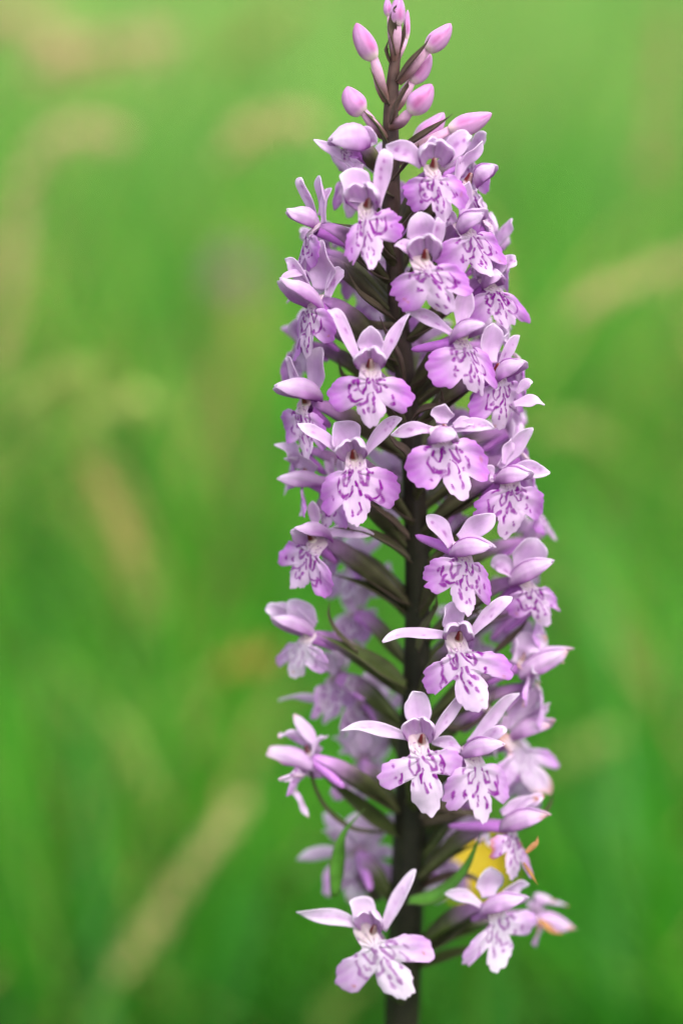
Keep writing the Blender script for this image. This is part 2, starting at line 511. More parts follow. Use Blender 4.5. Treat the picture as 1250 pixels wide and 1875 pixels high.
FLOWER_N = 0
def flower(T, yaw, L=None, M=None, Rt=None, H=None, D=None, SL=None, SR=None, pitch=14, roll=0, sc=1.0, y=None, typ='A', pale=None, mark=1.0,
           open_=0.25, att=None, wd=22, ws=12, spur=None, hi=True, wither=0.0, no=(), hw=1.0, extra=(), bract=True, hb=None, curl=1.0, label=None):
    """one orchid flower: T throat pixel, yaw degrees to the viewer's right; the other pixels are tips of its lobes, hood and sepals"""
    global FLOWER_N
    FLOWER_N += 1
    r = np.random.default_rng(100 + FLOWER_N)
    u0, v0 = T
    if pale is None: pale = float(sstep(900, 1750, np.float64(v0)))
    axis = stem_at(v0)
    if y is None:
        Rm = float(np.interp(v0, RMAX_V, RMAX)) * 1e-3
        dx = (u0 - np.interp(v0, _sv, _su)) * PX
        y = -math.sqrt(max(Rm * Rm - dx * dx, (0.2 * Rm) ** 2))
    else:
        y = y * 1e-3
    T3 = at(u0, v0, y)
    a, p = R(yaw), R(pitch)
    n = np.array([math.sin(a) * math.cos(p), -math.cos(a) * math.cos(p), math.sin(p)])
    U = unit(np.array([0, 0, 1.0]) - n * n[2])
    X = np.cross(U, n)
    if roll:
        c_, s_ = math.cos(R(roll)), math.sin(R(roll))
        U, X = U * c_ + X * s_, X * c_ - U * s_
    q = PX * sc
    W = 74 * q
    base = empty  # silence linters
    origin = T3
    # ---- ovary: the flower's own mesh, from its back to the stem
    va = att if att is not None else min(v0 + 88 + r.uniform(-10, 14), 1860)
    A = stem_at(va)
    rad_dir = unit(np.array([T3[0] - A[0], T3[1] - A[1], 0]))
    A = A + rad_dir * 1.2e-3
    Ob = T3 + U * 16 * q - n * 20 * q
    ln = np.linalg.norm(Ob - A)
    Cc = bez([A, A + (rad_dir * 0.75 + np.array([0, 0, 0.75])) * ln * 0.42, Ob - n * ln * 0.30 + U * 4 * q, Ob + n * 8 * q], 22)
    uu = np.linspace(0, 1, 22)
    rd = (7.5 + 9.5 * np.sin(np.clip(uu, 0, 1) * math.pi) ** 1.2 - 1.5 * uu) * q
    V, F, tt = tube(Cc, rd, 12, lambda a_, p_: 1 + 0.22 * np.cos(3 * p_ + 5.5 * a_))
    kk = sstep(0.45, 1.0, tt)[:, None]
    oc = (BRN * (0.7 - 0.4 * pale) + GRN * (0.3 + 0.4 * pale)) * 1.0
    ang_ = np.tile(np.linspace(0, 2 * math.pi, 12, endpoint=False), 22)
    rib = (0.5 + 0.5 * np.cos(3 * ang_ + 5.5 * tt))[:, None]
    oc = oc * (0.7 + 0.6 * rib) * (1 - 0.35 * rib) + GRN * 0.35 * rib
    fl = mk('flower', V, F, M_BRACT, root, T3, col=oc * (1 - kk) + (LAV * 0.6 + PALE * 0.25) * kk, loc=T3 - RO)
    if wither > 0.3 and not label: label = 'fading flower with orange-brown petal tips'
    if label: fl['label'] = label
    def add(nm, V, F, col, mat=M_PETAL):
        if wither:
            pass
        return mk(nm, V, F, mat, fl, T3, col=col)
    # ---- lip
    def to_lip(px, dflt):
        if px is None: return np.array(dflt) * W
        dr = ray(*px)
        den = dr @ n
        if abs(den) < 0.12: return np.array(dflt) * W
        P = CAM + dr * (((T3 - CAM) @ n) / den) - T3
        l = np.array([P @ X, P @ U])
        m_ = np.linalg.norm(l)
        return l * min(1, 1.75 * W / m_)
    if 'lip' not in no:
        l3 = to_lip(L, (-1, -0.6)); m3 = to_lip(M, (0, -1.31)); r3 = to_lip(Rt, (1, -0.6))
        o = TEMPL[typ]
        rgt = catmull(o, 90)
        lft = rgt[::-1].copy(); lft[:, 0] *= -1
        out = np.vstack([rgt, lft[1:-1]])
        cen = np.array([0, -0.36])
        th = np.arctan2(out[:, 1] - cen[1], out[:, 0] - cen[0])
        rr = np.linalg.norm(out - cen, axis=1)
        ns, nr = (150, 50) if hi else (72, 18)
        order = np.argsort(th)
        ths = np.linspace(-math.pi, math.pi, ns, endpoint=False)
        rs = np.interp(ths, th[order], rr[order], period=2 * math.pi)
        cren = np.zeros(ns)
        for kf, am in ((9, .016), (15, .020), (26, .020), (41, .014)):
            cren += am * np.sin(kf * ths + r.uniform(0, 6.28)) * r.uniform(0.5, 1.3)
        low = sstep(0.1, -0.15, np.sin(ths) * rs + cen[1])
        for k in range(int(r.integers(4, 9))):
            cren -= r.uniform(0.02, 0.075) * np.exp(-((((ths - r.uniform(-3.1, 0.1)) + math.pi) % (2 * math.pi) - math.pi) / r.uniform(0.03, 0.09)) ** 2)
        rs = rs * (0.97 + cren * low + 0.05 * np.sin(2 * ths + r.uniform(0, 6)) * low)
        s = np.linspace(0.02, 1, nr)
        PT = cen + s[:, None, None] * rs[None, :, None] * np.stack([np.cos(ths), np.sin(ths)], -1)[None]
        x, yv = PT[..., 0], PT[..., 1]
        ax = np.abs(x)
        b = -(yv + 0.6 * ax) / 1.31
        Q = np.where((x >= 0)[..., None], ax[..., None] * r3, ax[..., None] * l3) + b[..., None] * m3
        # relief: lobes recurve, midlobe bows, folds run down from the throat, margins ruffle
        cl_ = curl * r.uniform(0.7, 1.7)
        z = W * cl_ * (-0.20 * ax ** 2 * (1 + 0.35 * np.sin(1.3 * yv + r.uniform(0, 6)))
                 + 0.07 * np.sin(2.2 * (yv + 0.3)) + 0.20 * r.uniform(-1, 1) * x
                 - 0.30 * np.clip(yv + 0.04, 0, 1) ** 1.3 * 2.0
                 - 0.12 * sstep(-0.75, -1.35, yv) * r.uniform(-1.0, 1.6))
        ang = np.arctan2(yv + 0.1, x)
        z = z + W * 0.020 * np.cos(ang * 11 + r.uniform(0, 6)) * sstep(0.25, 0.6, s)[:, None] \
              + W * 0.045 * np.sin(ang * r.integers(5, 9) + r.uniform(0, 6)) * sstep(0.6, 1.0, s)[:, None] * low[None, :] \
              + W * 0.028 * np.cos(x * 13) * np.exp(-(x / 0.3) ** 2) * sstep(0.2, -0.3, yv) * sstep(-0.9, -0.5, yv)
        G = T3 + Q[..., :1] * X + Q[..., 1:] * U + z[..., None] * n
        thk = q * 2.6 * np.sqrt(np.clip(1 - s ** 8, 0.1, 1))[:, None] * np.ones((1, ns))
        V, F = shell(G, thk, True)
        c = lip_colour(PT.reshape(-1, 2), r, pale, mark)
        if wither:
            tipk = sstep(0.75, 1.0, s)[:, None] * np.clip(np.sin(2 * ths + r.uniform(0, 6)), 0, 1)[None, :] * wither
            c = c * (1 - tipk.reshape(-1, 1)) + ORANGE * tipk.reshape(-1, 1)
        add('lip', V, F, two(c))
    # ---- hood: two petals leaning together over the throat
    Hb = at_like(*hb, T3 + U * 28 * q - n * 12 * q) if hb is not None else T3 + U * 28 * q - n * 14 * q
    Ht0 = T3 + n * (46 - 14 * open_) * q + U * (36 + 16 * open_) * q
    Ht = at_like(*H, Ht0) if H is not None else Ht0
    if open_ < 0.4: Ht = Hb + (Ht - Hb) * 1.09 + U * 3 * q
    hx = unit(Ht - Hb)
    hs = unit(X - hx * (X @ hx)) if abs(X @ hx) < 0.97 else unit(np.cross(hx, np.array([0, 0, 1.0])))
    hu = np.cross(hs, hx)
    if hu @ U < 0: hu = -hu
    canopy = open_ >= 0.4                     # lifted hood, seen from the front: a bonnet of two rounded lobes
    mid = (Hb + Ht) / 2 + hu * (15 if not canopy else 20) * q
    na, nb = (26, 18) if hi else (12, 9)
    aa = np.linspace(0, 1, na)
    hroll = R(r.uniform(-22, 22))
    for sgn in (-1, 1):
        if 'hood' in no: break
        op = open_ * r.uniform(0.7, 1.3)
        b_ = np.linspace(0, 1, nb)
        lenf = r.uniform(0.86, 1.0) if not canopy else 1.0
        if canopy:
            amax = 1.0 - 0.34 * np.abs(b_ - 0.45) ** 1.6 / 0.45 ** 1.6 + 0.03 * np.sin(b_ * 17 + r.uniform(0, 6))
            A_ = aa[:, None] * amax[None, :]
            prof = np.interp(A_, [0, 0.12, 0.3, 0.55, 0.8, 1.0], [0.5, 0.78, 0.98, 1.05, 1.0, 0.86])
            phi = (R(-6) + (R(112) - R(-6)) * b_[None, :]) * np.ones_like(A_)
        else:
            A_ = aa[:, None] * (1 - 0.05 * np.sin(b_ * 3.1))[None, :] * lenf
            prof = np.interp(A_ / lenf, [0, 0.1, 0.25, 0.45, 0.65, 0.82, 0.93, 1.0], [0.42, 0.7, 0.93, 1.0, 0.84, 0.50, 0.24, 0.03])
            phi = hroll * sgn + (R(-26) if sgn > 0 else R(4)) + (R(112) + R(14) * A_ + R(8)) * b_[None, :]
        axc = ((1 - A_) ** 2)[..., None] * Hb + (2 * A_ * (1 - A_))[..., None] * mid + (A_ ** 2)[..., None] * Ht
        fold = 1 - 0.24 * np.exp(-(phi / R(13)) ** 2) + (0.07 if sgn > 0 else 0) * np.exp(-(phi / R(40)) ** 2) + 0.055 * np.sin(phi * 5 + 4 * A_ + r.uniform(0, 6)) * sstep(0.1, 0.5, A_)
        wx = (18 if not canopy else 23) * q * hw * prof * fold; wz = (19.5 if not canopy else 21) * q * hw * prof * fold
        G = axc - hu * 11 * q + (sgn * np.sin(phi) * wx)[..., None] * hs + (np.cos(phi) * wz)[..., None] * hu + sgn * 0.9 * q * hu
        if canopy:                            # the front margin turns up and the lower corners flare
            G = G + (sstep(0.72, 1.0, A_) * 5 * q * (1 - b_[None, :]))[..., None] * hu + (sstep(0.5, 1.0, A_) * 4 * q * sgn * b_[None, :])[..., None] * hs
        else:
            fl_ = sstep(0.72, 1.0, b_)[None, :] * sstep(0.1, 0.5, A_ / lenf) * sstep(1.0, 0.8, A_ / lenf)
            G = G + (fl_ * 5.5 * q * sgn * (1 + 0.5 * np.sin(A_ * 14 + r.uniform(0, 6))))[..., None] * hs - (fl_ * 3 * q)[..., None] * hu
            G = G + (sstep(0.7, 1.0, A_) * r.uniform(0, 9) * q)[..., None] * hu + (sstep(0.75, 1.0, A_) * sgn * r.uniform(0, 4) * q)[..., None] * hs
        if sgn < 0: G = G[:, ::-1]
        bb = b_ if sgn > 0 else b_[::-1]
        V, F = shell(G, 2.4 * q)
        A2, B2 = np.meshgrid(aa, bb, indexing='ij')
        k1 = ((sstep(0.5, 1.0, B2) * (1 - 0.7 * A2) if not canopy else sstep(0.66, 1.0, B2) * (0.3 + 0.7 * A2)) * (1 - 0.3 * pale))[..., None]
        k2 = (sstep(0.45, 1.0, A2) * 0.6 + 0.5 * sstep(0.16, 0.06, B2) * sstep(0.02, 0.06, B2))[..., None].clip(0, 1)
        c = PALE * np.ones(A2.shape + (3,)) * 0.92
        streak = (0.5 + 0.5 * np.sin(B2 * 26 + 2 * A2 + r.uniform(0, 6)))[..., None] ** 2 * 0.22 + 0.08 * (1 - A2)[..., None]
        c = c * (1 - streak) + LAV * streak
        c = c * (1 - k2) + WHITE * k2
        c = c * (1 - k1) + lin(142, 44, 152) * k1
        k3 = (sstep(0.07, 0.0, B2) * 0.8 * sstep(1.05, 0.7, A2))[..., None]
        c = c * (1 - k3) + lin(176, 104, 186) * k3
        if wither:
            k4 = sstep(0.82, 1.0, A2)[..., None] * (0.4 + 0.6 * B2[..., None]) * wither * 0.8
            c = c * (1 - k4) + ORANGE * k4
        add('petal', V, F, two(c))
    # ---- column: pale stigma with two dark red anther cells
    if 'column' not in no:
        c0 = T3 + U * 12 * q - n * 10 * q; c1 = T3 + U * 34 * q + n * 8 * q
        cc = bez([c0, (c0 + c1) / 2 + n * 3 * q, c1], 12)
        t_ = np.linspace(0, 1, 12)
        V, F, tt = tube(cc, q * (7 * np.sqrt(np.clip(1 - (2 * t_ - 1) ** 4, 0.02, 1)) + 1.5 * np.sin(t_ * 6)), 12)
        pc = np.tile(np.linspace(0, 2 * math.pi, 12, endpoint=False), 12)
        kk = (sstep(0.28, 0.42, tt) * (0.72 + 0.28 * (np.cos(2 * pc + r.uniform(0, 1)) > -0.2)))[:, None]
        add('column', V, F, CREAM * (1 - kk) + MAROON * kk, M_BUD)
    # ---- sepals
    def sepal(nm, b0, tip, half, bow, cupv, tw, spots):
        m1 = b0 + (tip - b0) * 0.4 + bow
        lnv = np.linalg.norm(tip - b0)
        kink = (n * r.uniform(-0.10, 0.16) + U * r.uniform(-0.05, 0.10)) * lnv
        Cc = catmull([b0, m1, b0 + (tip - b0) * 0.74 + bow * 0.8 + kink * 0.8, tip], 26 if hi else 12)
        ln = np.linalg.norm(tip - b0)
        sharp = r.uniform(0.7, 1.2)
        G, gu, gq = petal_grid(Cc, unit(n + U * 0.25), halfw(half * q, sharp), cupv, tw, 13 if hi else 7, wave=2.4 * q, wf=r.uniform(0.6, 1.6), ph=r.uniform(0, 6))
        V, F = shell(G, 2.3 * q * np.sqrt(np.clip(1 - 0.8 * gq ** 6, 0.2, 1)))
        c = (PALE * (1 - 0.55 * pale) + WHITE * 0.55 * pale) * np.ones(gu.shape + (3,)) * 0.95
        mid_ = np.exp(-(gq / 0.35) ** 2)[..., None] * 0.16
        c = c * (1 - mid_) + LAV * mid_
        vn = (0.5 + 0.5 * np.cos(gq * 16 + 0.6 * np.sin(gu * 9)))[..., None] ** 3 * 0.10
        c = c * (1 - vn) + LAV * 0.8 * vn
        e = (sstep(0.55, 1.0, gu) * 0.55 + 0.25 * sstep(0.7, 1, np.abs(gq)))[..., None].clip(0, 1)
        c = c * (1 - e) + (WHITE * (1 - 0.5 * pale) + lin(242, 238, 244) * 0.5 * pale) * e
        if spots:
            Mm = np.zeros(gu.shape)
            for k in range(r.integers(2, 6)):
                su, sq = r.uniform(0.25, 0.8), r.uniform(-0.4, 0.4)
                d_ = np.hypot((gu - su) * ln / (half * q), (gq - sq) * 1.3)
                Mm = np.maximum(Mm, (1 - sstep(0.12, 0.34, d_)) * r.uniform(0.3, 0.8))
            Mm = Mm * mark * (1 - 0.5 * pale)
            c = c * (1 - Mm[..., None]) + lin(168, 84, 172) * Mm[..., None]
        if wither:
            k4 = sstep(0.82, 1.0, gu)[..., None] * wither
            c = c * (1 - k4) + ORANGE * k4
        add(nm, V, F, two(c))
    if 'D' not in no:
        b0 = T3 + U * 36 * q - n * 18 * q
        tip = at_like(*D, T3 + U * 70 * q - n * 4 * q) if D is not None else T3 + U * r.uniform(84, 98) * q - n * 2 * q + X * r.uniform(-8, 8) * q
        sepal('sepal', b0, tip, wd * 1.2, -n * 8 * q, 0.75, r.uniform(-0.25, 0.25), False)
    for sgn, tp, key in ((-1, SL, 'SL'), (1, SR, 'SR')):
        if key in no: continue
        b0 = T3 + U * 24 * q + X * sgn * 17 * q - n * 17 * q
        if tp is not None:
            tip = at_like(*tp, T3 + U * 40 * q - n * 8 * q)
        else:
            tip = T3 + U * r.uniform(58, 84) * q + X * sgn * r.uniform(62, 84) * q - n * r.uniform(0, 22) * q
        sepal('sepal', b0, tip, ws * 1.15, U * 7 * q + n * 4 * q, 0.7, r.uniform(-1.0, 1.0), True)
    for (bp, tp, hwid) in extra:       # further strap-like sepals that the photo shows on this bloom
        b0 = at_like(*bp, T3 - n * 12 * q); tip = at_like(*tp, T3 - n * 12 * q)
        sepal('sepal', b0, tip, hwid, U * 5 * q, 0.5, r.uniform(-0.5, 0.5), False)
    # ---- spur
    if 'spur' not in no:
        s0 = T3 + U * 8 * q - n * 12 * q
        if spur is not None:
            s1 = at_like(*spur, T3 - n * 60 * q)
        else:
            s1 = T3 - n * r.uniform(78, 96) * q - U * r.uniform(2, 26) * q
        cc = bez([s0, s0 * 0.6 + s1 * 0.4 + U * 3 * q, s0 * 0.25 + s1 * 0.75 - U * 2 * q, s1], 16)
        t_ = np.linspace(0, 1, 16)
        V, F, tt = tube(cc, q * 10.5 * np.sqrt(np.clip(1 - t_ ** 6, 0.01, 1)) * (1 - 0.3 * t_), 12)
        add('spur', V, F, (LAV * 0.85) * (0.9 + 0.1 * tt[:, None]) * (1 - 0.2 * pale) + 0.1 * pale * WHITE, M_BUD)
    # ---- bract under the ovary
    if bract:
        tl = r.uniform(0.62, 0.92)
        j = int(tl * 21)
        off = np.array([0, 0, -1.0]) * 10 * PX
        tip = Cc_end = Cc_ = None
        P1 = A + off * 0.4
        ov = bez([A, A + (rad_dir * 0.75 + np.array([0, 0, 0.75])) * ln * 0.42, Ob - n * ln * 0.30, Ob], 22)
        P3 = ov[j] + off * 1.6 + rad_dir * 14 * PX + np.array([r.uniform(-6, 6) * PX, 0, r.uniform(0, 26) * PX])
        P2 = ov[j // 2] + off * 1.9
        make_bract([A - rad_dir * 0.8e-3, P1 + (P2 - P1) * 0.4, P2, P3], r.uniform(11, 16), 0.15 + pale * 0.6, r)
    return fl

def make_bract(P, half, green, r, n=24, hint=None, px=PX, label=None):
    C = catmull(P, n)
    u = np.linspace(0, 1, n)
    rad = unit(P[-1] - P[0])
    hint = unit(np.array([0.1, -0.35, 0.9])) if hint is None else hint
    green = green + 0.18 if green < 0.7 else green
    hf = lambda u: half * px * np.maximum(0.03, sstep(-0.25, 0.3, u) * (1 - sstep(0.3, 1.02, u)) ** 0.85 + 0.05 * (1 - u))
    G, gu, gq = petal_grid(C, hint, hf, 0.8, r.uniform(-0.3, 0.3), 9)
    V, F = shell(G, 3.0 * px * np.clip(1.05 - gu ** 3, 0.3, 1))
    c = (BRN * (1 - green) + (GRN if green < 0.9 else lin(84, 142, 46)) * green) * np.ones(gu.shape + (3,))
    vein = (0.5 + 0.5 * np.cos(gq * 15))[..., None] * 0.22
    c = c * (1 - vein) + c * 0.55 * vein
    e = sstep(0.7, 1.0, np.abs(gq))[..., None] * 0.5
    c = c * (1 - e) + BRN * 0.8 * e
    o = mk('bract', V, F, M_BRACT, root, RO, col=two(c))
    if label: o['label'] = label
    return o

def bract_px(pts, half, green=0.1, y0=0.0, y1=-8.0, hint=None, label=None):
    """bract through photo pixels, from the stem (depth y0 mm) to its tip (depth y1 mm)"""
    r = np.random.default_rng(int(abs(pts[0][0] * 7 + pts[-1][1] * 13)))
    m = len(pts) - 1
    P = [at(u, v, (y0 + (y1 - y0) * i / m) * 1e-3) for i, (u, v) in enumerate(pts)]
    return make_bract(np.array(P), half, green, r, 28, hint, label=label)

# ---- buds at the top of the spike
def bud(b, t, wpx, ped, y=-3.0, dark=0.3, bend=6, label=None, att=None):
    """ovoid bud from pixel b to t; ped = pixel on the stem where its stalk starts"""
    r = np.random.default_rng(int(b[0] * 3 + b[1]))
    y *= 1e-3
    B3, T3, S3 = at(b[0], b[1], y), at(t[0], t[1], y * 1.2), at(ped[0], ped[1], y * 0.2)
    side = unit(np.cross(T3 - B3, FWD))
    C = bez([B3, (B3 + T3) / 2 + side * bend * PX, T3], 26)
    u = np.linspace(0, 1, 26)
    prof = np.sin(math.pi * np.clip(0.1 + 0.9 * u ** 0.92, 0, 1)) ** 0.66 * (1 - 0.10 * u)
    V, F, tt = tube(C, np.maximum(wpx * 0.9 / 2 * PX * prof, 0.3 * PX), 24, lambda a_, p_: 1 + 0.09 * np.cos(3 * p_ + 1.0 + 0.8 * a_) + 0.15 * np.abs(np.sin(1.5 * p_ + 1.6 * a_)) - 0.07 + 0.03 * np.sin(7 * a_ + 2 * p_))
    ph = np.tile(np.linspace(0, 2 * math.pi, 24, endpoint=False), 26)
    c = lin(196, 142, 192) * (1 + 0.10 * np.sin(9 * np.tile(np.linspace(0, 2 * math.pi, 24, endpoint=False), 26) + 4 * tt))[:, None]
    k = sstep(0.3, 0.0, tt)[:, None] * 0.7
    c = c * (1 - k) + lin(236, 220, 204) * k
    sm = (np.exp(-(np.sin(1.5 * ph + 0.8 * tt + 0.5) / 0.13) ** 2) * sstep(0.05, 0.3, tt) * 0.55)[:, None]
    c = c * (1 - sm) + lin(150, 70, 130) * sm
    k = ((0.5 + 0.5 * np.cos(3 * ph + 1.4)) ** 2 * sstep(0.05, 0.4, tt) * sstep(1.05, 0.7, tt) * (0.35 + dark) * 0.9 + sstep(0.78, 1.0, tt) * dark)[:, None].clip(0, 1)
    c = c * (1 - k) + lin(176, 92, 150) * k
    o = mk('bud', V, F, M_BUD, root, B3, col=c, loc=B3 - RO)
    if label: o['label'] = label
    Cs = bez([S3, S3 + (B3 - S3) * 0.5 + np.array([0, 0, -6 * PX]), B3 + (T3 - B3) * 0.05], 14)
    t_ = np.linspace(0, 1, 14)
    V, F, tt = tube(Cs, (7 + 3.2 * np.sin(t_ * 3.1)) * PX * min(1, wpx / 42 + 0.1), 10, lambda a_, p_: 1 + 0.14 * np.cos(3 * p_ + 5 * a_))
    k = sstep(0.15, 0.9, tt)[:, None]
    mk('ovary', V, F, M_BRACT, o, B3, col=lin(122, 92, 84) * (1 - k) + lin(222, 172, 204) * k)

bud((727, 46), (731, -8), 32, (722, 110), -1.5, 0.3, 2)
bud((712, 30), (709, -4), 18, (720, 110), 1.0, 0.3, 2)
bud((744, 72), (746, 18), 15, (722, 120), 1.5, 0.3, 1)
bud((684, 107), (652, 42), 43, (707, 185), -2.5, 0.75, 4)
bud((781, 91), (825, 43), 40, (728, 150), -1.5, 0.3, -5)
bud((752, 150), (788, 98), 40, (722, 200), 1.0, 0.35, -3)
bud((751, 205), (790, 154), 47, (716, 232), -4.5, 0.6, -3)
bud((664, 205), (636, 158), 48, (708, 252), -2.0, 0.25, 8)
bud((822, 238), (900, 207), 44, (722, 290), -1.0, 0.25, -5)
bud((760, 262), (812, 206), 46, (722, 300), 3.0, 0.1, -8)

# bracts that stand between the buds
bract_px([(724, 100), (717, 60), (722, 20), (726, 8)], 9, 0.05, -1, -3)
bract_px([(724, 110), (737, 70), (741, 36)], 6, 0.05, 0, -1)
bract_px([(718, 125), (707, 95), (713, 68)], 5, 0.05, 0, -1)
bract_px([(712, 192), (692, 160), (677, 124)], 9, 0.1, -1, -3)
bract_px([(712, 200), (700, 160), (688, 108)], 8, 0.45, 0, -1)
bract_px([(727, 148), (752, 115), (775, 88), (788, 64)], 11, 0.0, -1, -4)
bract_px([(716, 225), (730, 190), (742, 165), (747, 148)], 15, 0.05, -2, -5)
bract_px([(708, 262), (688, 228), (662, 200)], 13, 0.55, -1, -3)
bract_px([(728, 278), (770, 252), (805, 228), (829, 208)], 15, 0.1, -2, -6)
bract_px([(720, 330), (745, 300), (762, 285), (766, 262)], 11, 0.1, -3, -7)

# ---- open flowers, top to bottom
fl0 = flower((630, 274), -40, L=(612, 288), M=(624, 296), Rt=(652, 284), H=(600, 256), D=(650, 216), SL=(606, 240), SR=(690, 262), sc=0.9, wd=24, ws=20, hb=(672, 252), no=('D', 'SL'), att=320, bract=False, extra=[((648, 305), (574, 256), 11), ((660, 300), (640, 345), 22)], hw=1.75, y=-6, label='half-open pale pink flower still cupped round its throat')
flower((668, 398), 2, L=(630, 470), M=(682, 494), Rt=(740, 410), H=(655, 352), D=(622, 322), SL=(636, 395), SR=(706, 274), open_=1.0, wd=30, ws=14, typ='A', roll=12, hw=1.25, no=('SL',))
flower((566, 428), -68, L=(548, 500), M=(530, 505), Rt=(575, 470), H=(522, 384), D=(584, 322), SL=(550, 325), SR=(600, 345), hb=(585, 408), ws=13, wd=20)
flower((795, 325), 10, L=(745, 362), M=(818, 408), Rt=(855, 352), H=(800, 278), D=(790, 250), SL=(706, 266), SR=(862, 250), open_=0.8, ws=18, typ='C', hw=1.25, hb=(793, 290))
flower((862, 352), 62, L=(872, 410), M=(925, 432), Rt=(916, 385), H=(906, 300), D=(882, 258), SL=(838, 270), SR=(905, 320), hb=(868, 332), wd=12, ws=14, no=('SR',))
flower((779, 492), 3, L=(722, 546), M=(828, 575), Rt=(862, 515), H=(776, 448), D=(768, 388), SL=(722, 450), SR=(805, 402), open_=0.8, wd=26, typ='C', hw=1.2)
flower((858, 430), 26, L=(816, 482), M=(902, 512), Rt=(930, 455), H=(888, 388), D=(858, 332), SL=(812, 405), SR=(895, 395), hb=(838, 415), typ='C', wd=14, no=('SR',))
flower((572, 565), -42, L=(512, 612), M=(550, 658), Rt=(600, 606), H=(512, 512), D=(590, 440), SL=(522, 474), SR=(628, 494), hb=(592, 562), wd=34, ws=13, extra=[((560, 500), (512, 515), 9)])
flower((902, 530), 40, L=(878, 578), M=(938, 606), Rt=(968, 578), H=(920, 502), D=(925, 470), SL=(868, 500), SR=(945, 478), hb=(885, 518), ws=15)
flower((678, 692), 0, L=(600, 728), M=(680, 790), Rt=(757, 730), H=(676, 655), D=(678, 597), SL=(600, 568), SR=(750, 574), typ='A', open_=0.5, hw=1.1)
flower((851, 634), 16, L=(789, 684), M=(886, 730), Rt=(914, 682), H=(884, 590), D=(856, 522), SL=(742, 572), SR=(905, 600), spur=(752, 640), hb=(826, 618), typ='C', wd=17, no=('SR',))
flower((556, 756), -38, L=(503, 782), M=(562, 844), Rt=(594, 796), H=(506, 706), D=(588, 636), SL=(524, 654), SR=(600, 690), hb=(588, 722), hw=1.2, typ='C', no=('SR',))
flower((913, 700), 38, L=(873, 752), M=(932, 792), Rt=(980, 735), H=(960, 661), D=(902, 592), SL=(868, 668), SR=(950, 614), hb=(905, 690), ws=10, extra=[((940, 740), (996, 742), 12), ((945, 720), (974, 700), 10)])
flower((649, 858), -2, L=(585, 916), M=(653, 972), Rt=(733, 902), H=(640, 822), D=(613, 774), SL=(545, 776), SR=(735, 766), wd=29, open_=0.4, hw=1.1, roll=-4)
flower((813, 812), 10, L=(748, 872), M=(850, 920), Rt=(895, 842), H=(838, 796), D=(813, 740), SL=(715, 796), SR=(904, 784), hb=(790, 800), typ='C', wd=19, extra=[((830, 780), (866, 778), 11)])
flower((930, 892), 36, L=(886, 942), M=(936, 986), Rt=(1006, 930), H=(974, 866), D=(975, 784), SL=(884, 880), SR=(1006, 866), hb=(908, 872), wd=14, ws=15, extra=[((920, 850), (938, 802), 12)])
flower((985, 938), 72, L=(985, 975), M=(1038, 1004), Rt=(1020, 965), y=-1, no=('hood', 'D', 'SL', 'SR', 'column', 'spur'), typ='B', bract=False)
flower((556, 888), -80, M=(545, 945), H=(512, 874), D=(502, 814), SL=(520, 840), SR=(590, 860), hb=(592, 878), sc=0.9, y=-4, no=('SR',), pale=0.2)
flower((572, 1006), -28, L=(503, 1008), M=(528, 1080), Rt=(598, 1090), H=(536, 970), D=(572, 918), SL=(590, 940), SR=(684, 978), hb=(604, 984), typ='A', wd=11, hw=1.15, roll=-14, no=('SL',))
flower((849, 1024), 16, L=(781, 1062), M=(855, 1130), Rt=(906, 1082), H=(902, 998), D=(905, 942), SL=(781, 944), SR=(905, 942), spur=(760, 980), hb=(826, 1004), typ='A', wd=18, ws=17, no=('SR',))
flower((968, 1078), 42, L=(945, 1118), M=(1010, 1146), Rt=(1038, 1100), H=(1012, 1024), D=(982, 986), SL=(898, 1034), SR=(1000, 1040), hb=(930, 1058), wd=32, ws=18, no=('SR',))
flower((556, 1176), -52, L=(506, 1206), M=(528, 1240), Rt=(585, 1222), H=(496, 1128), D=(528, 1100), SL=(486, 1116), SR=(590, 1112), y=-5, sc=0.95, ws=16, wd=22, pale=0.75, hb=(578, 1160), mark=0.5, no=('SR',), extra=[((575, 1150), (500, 1108), 16)])
flower((838, 1190), 4, L=(775, 1262), M=(874, 1303), Rt=(942, 1226), H=(838, 1160), D=(814, 1110), SL=(700, 1176), SR=(937, 1094), typ='B', open_=0.5, hw=1.1, roll=6)
flower((962, 1228), 78, M=(975, 1290), H=(1043, 1186), D=(1000, 1165), SL=(940, 1170), SR=(1032, 1214), hb=(945, 1228), y=-4, wither=0.55, pale=0.6, ws=14, extra=[((945, 1225), (988, 1250), 15), ((925, 1240), (990, 1180), 12)])
flower((770, 1378), 2, L=(690, 1432), M=(792, 1494), Rt=(852, 1400), H=(762, 1328), D=(756, 1266), SL=(624, 1338), SR=(858, 1270), typ='B', open_=1.0, hw=1.15, roll=6)
flower((868, 1398), 20, L=(815, 1462), M=(892, 1512), Rt=(948, 1448), H=(918, 1360), D=(950, 1270), SL=(790, 1360), SR=(926, 1334), hb=(846, 1374), typ='A', wd=12)
flower((945, 1368), 48, L=(916, 1440), M=(1014, 1456), Rt=(1040, 1400), H=(1010, 1322), D=(985, 1250), SL=(920, 1310), SR=(1005, 1290), hb=(930, 1345), typ='B', wd=18, y=-4, wither=0.6, mark=0.25)
flower((560, 1396), -118, M=(512, 1425), H=(490, 1378), D=(538, 1308), SL=(510, 1350), SR=(600, 1348), open_=0.5, hb=(575, 1395), y=-5, pale=0.5, ws=15, wd=14, wither=0.3, extra=[((566, 1410), (540, 1452), 9), ((538, 1448), (565, 1497), 9)])
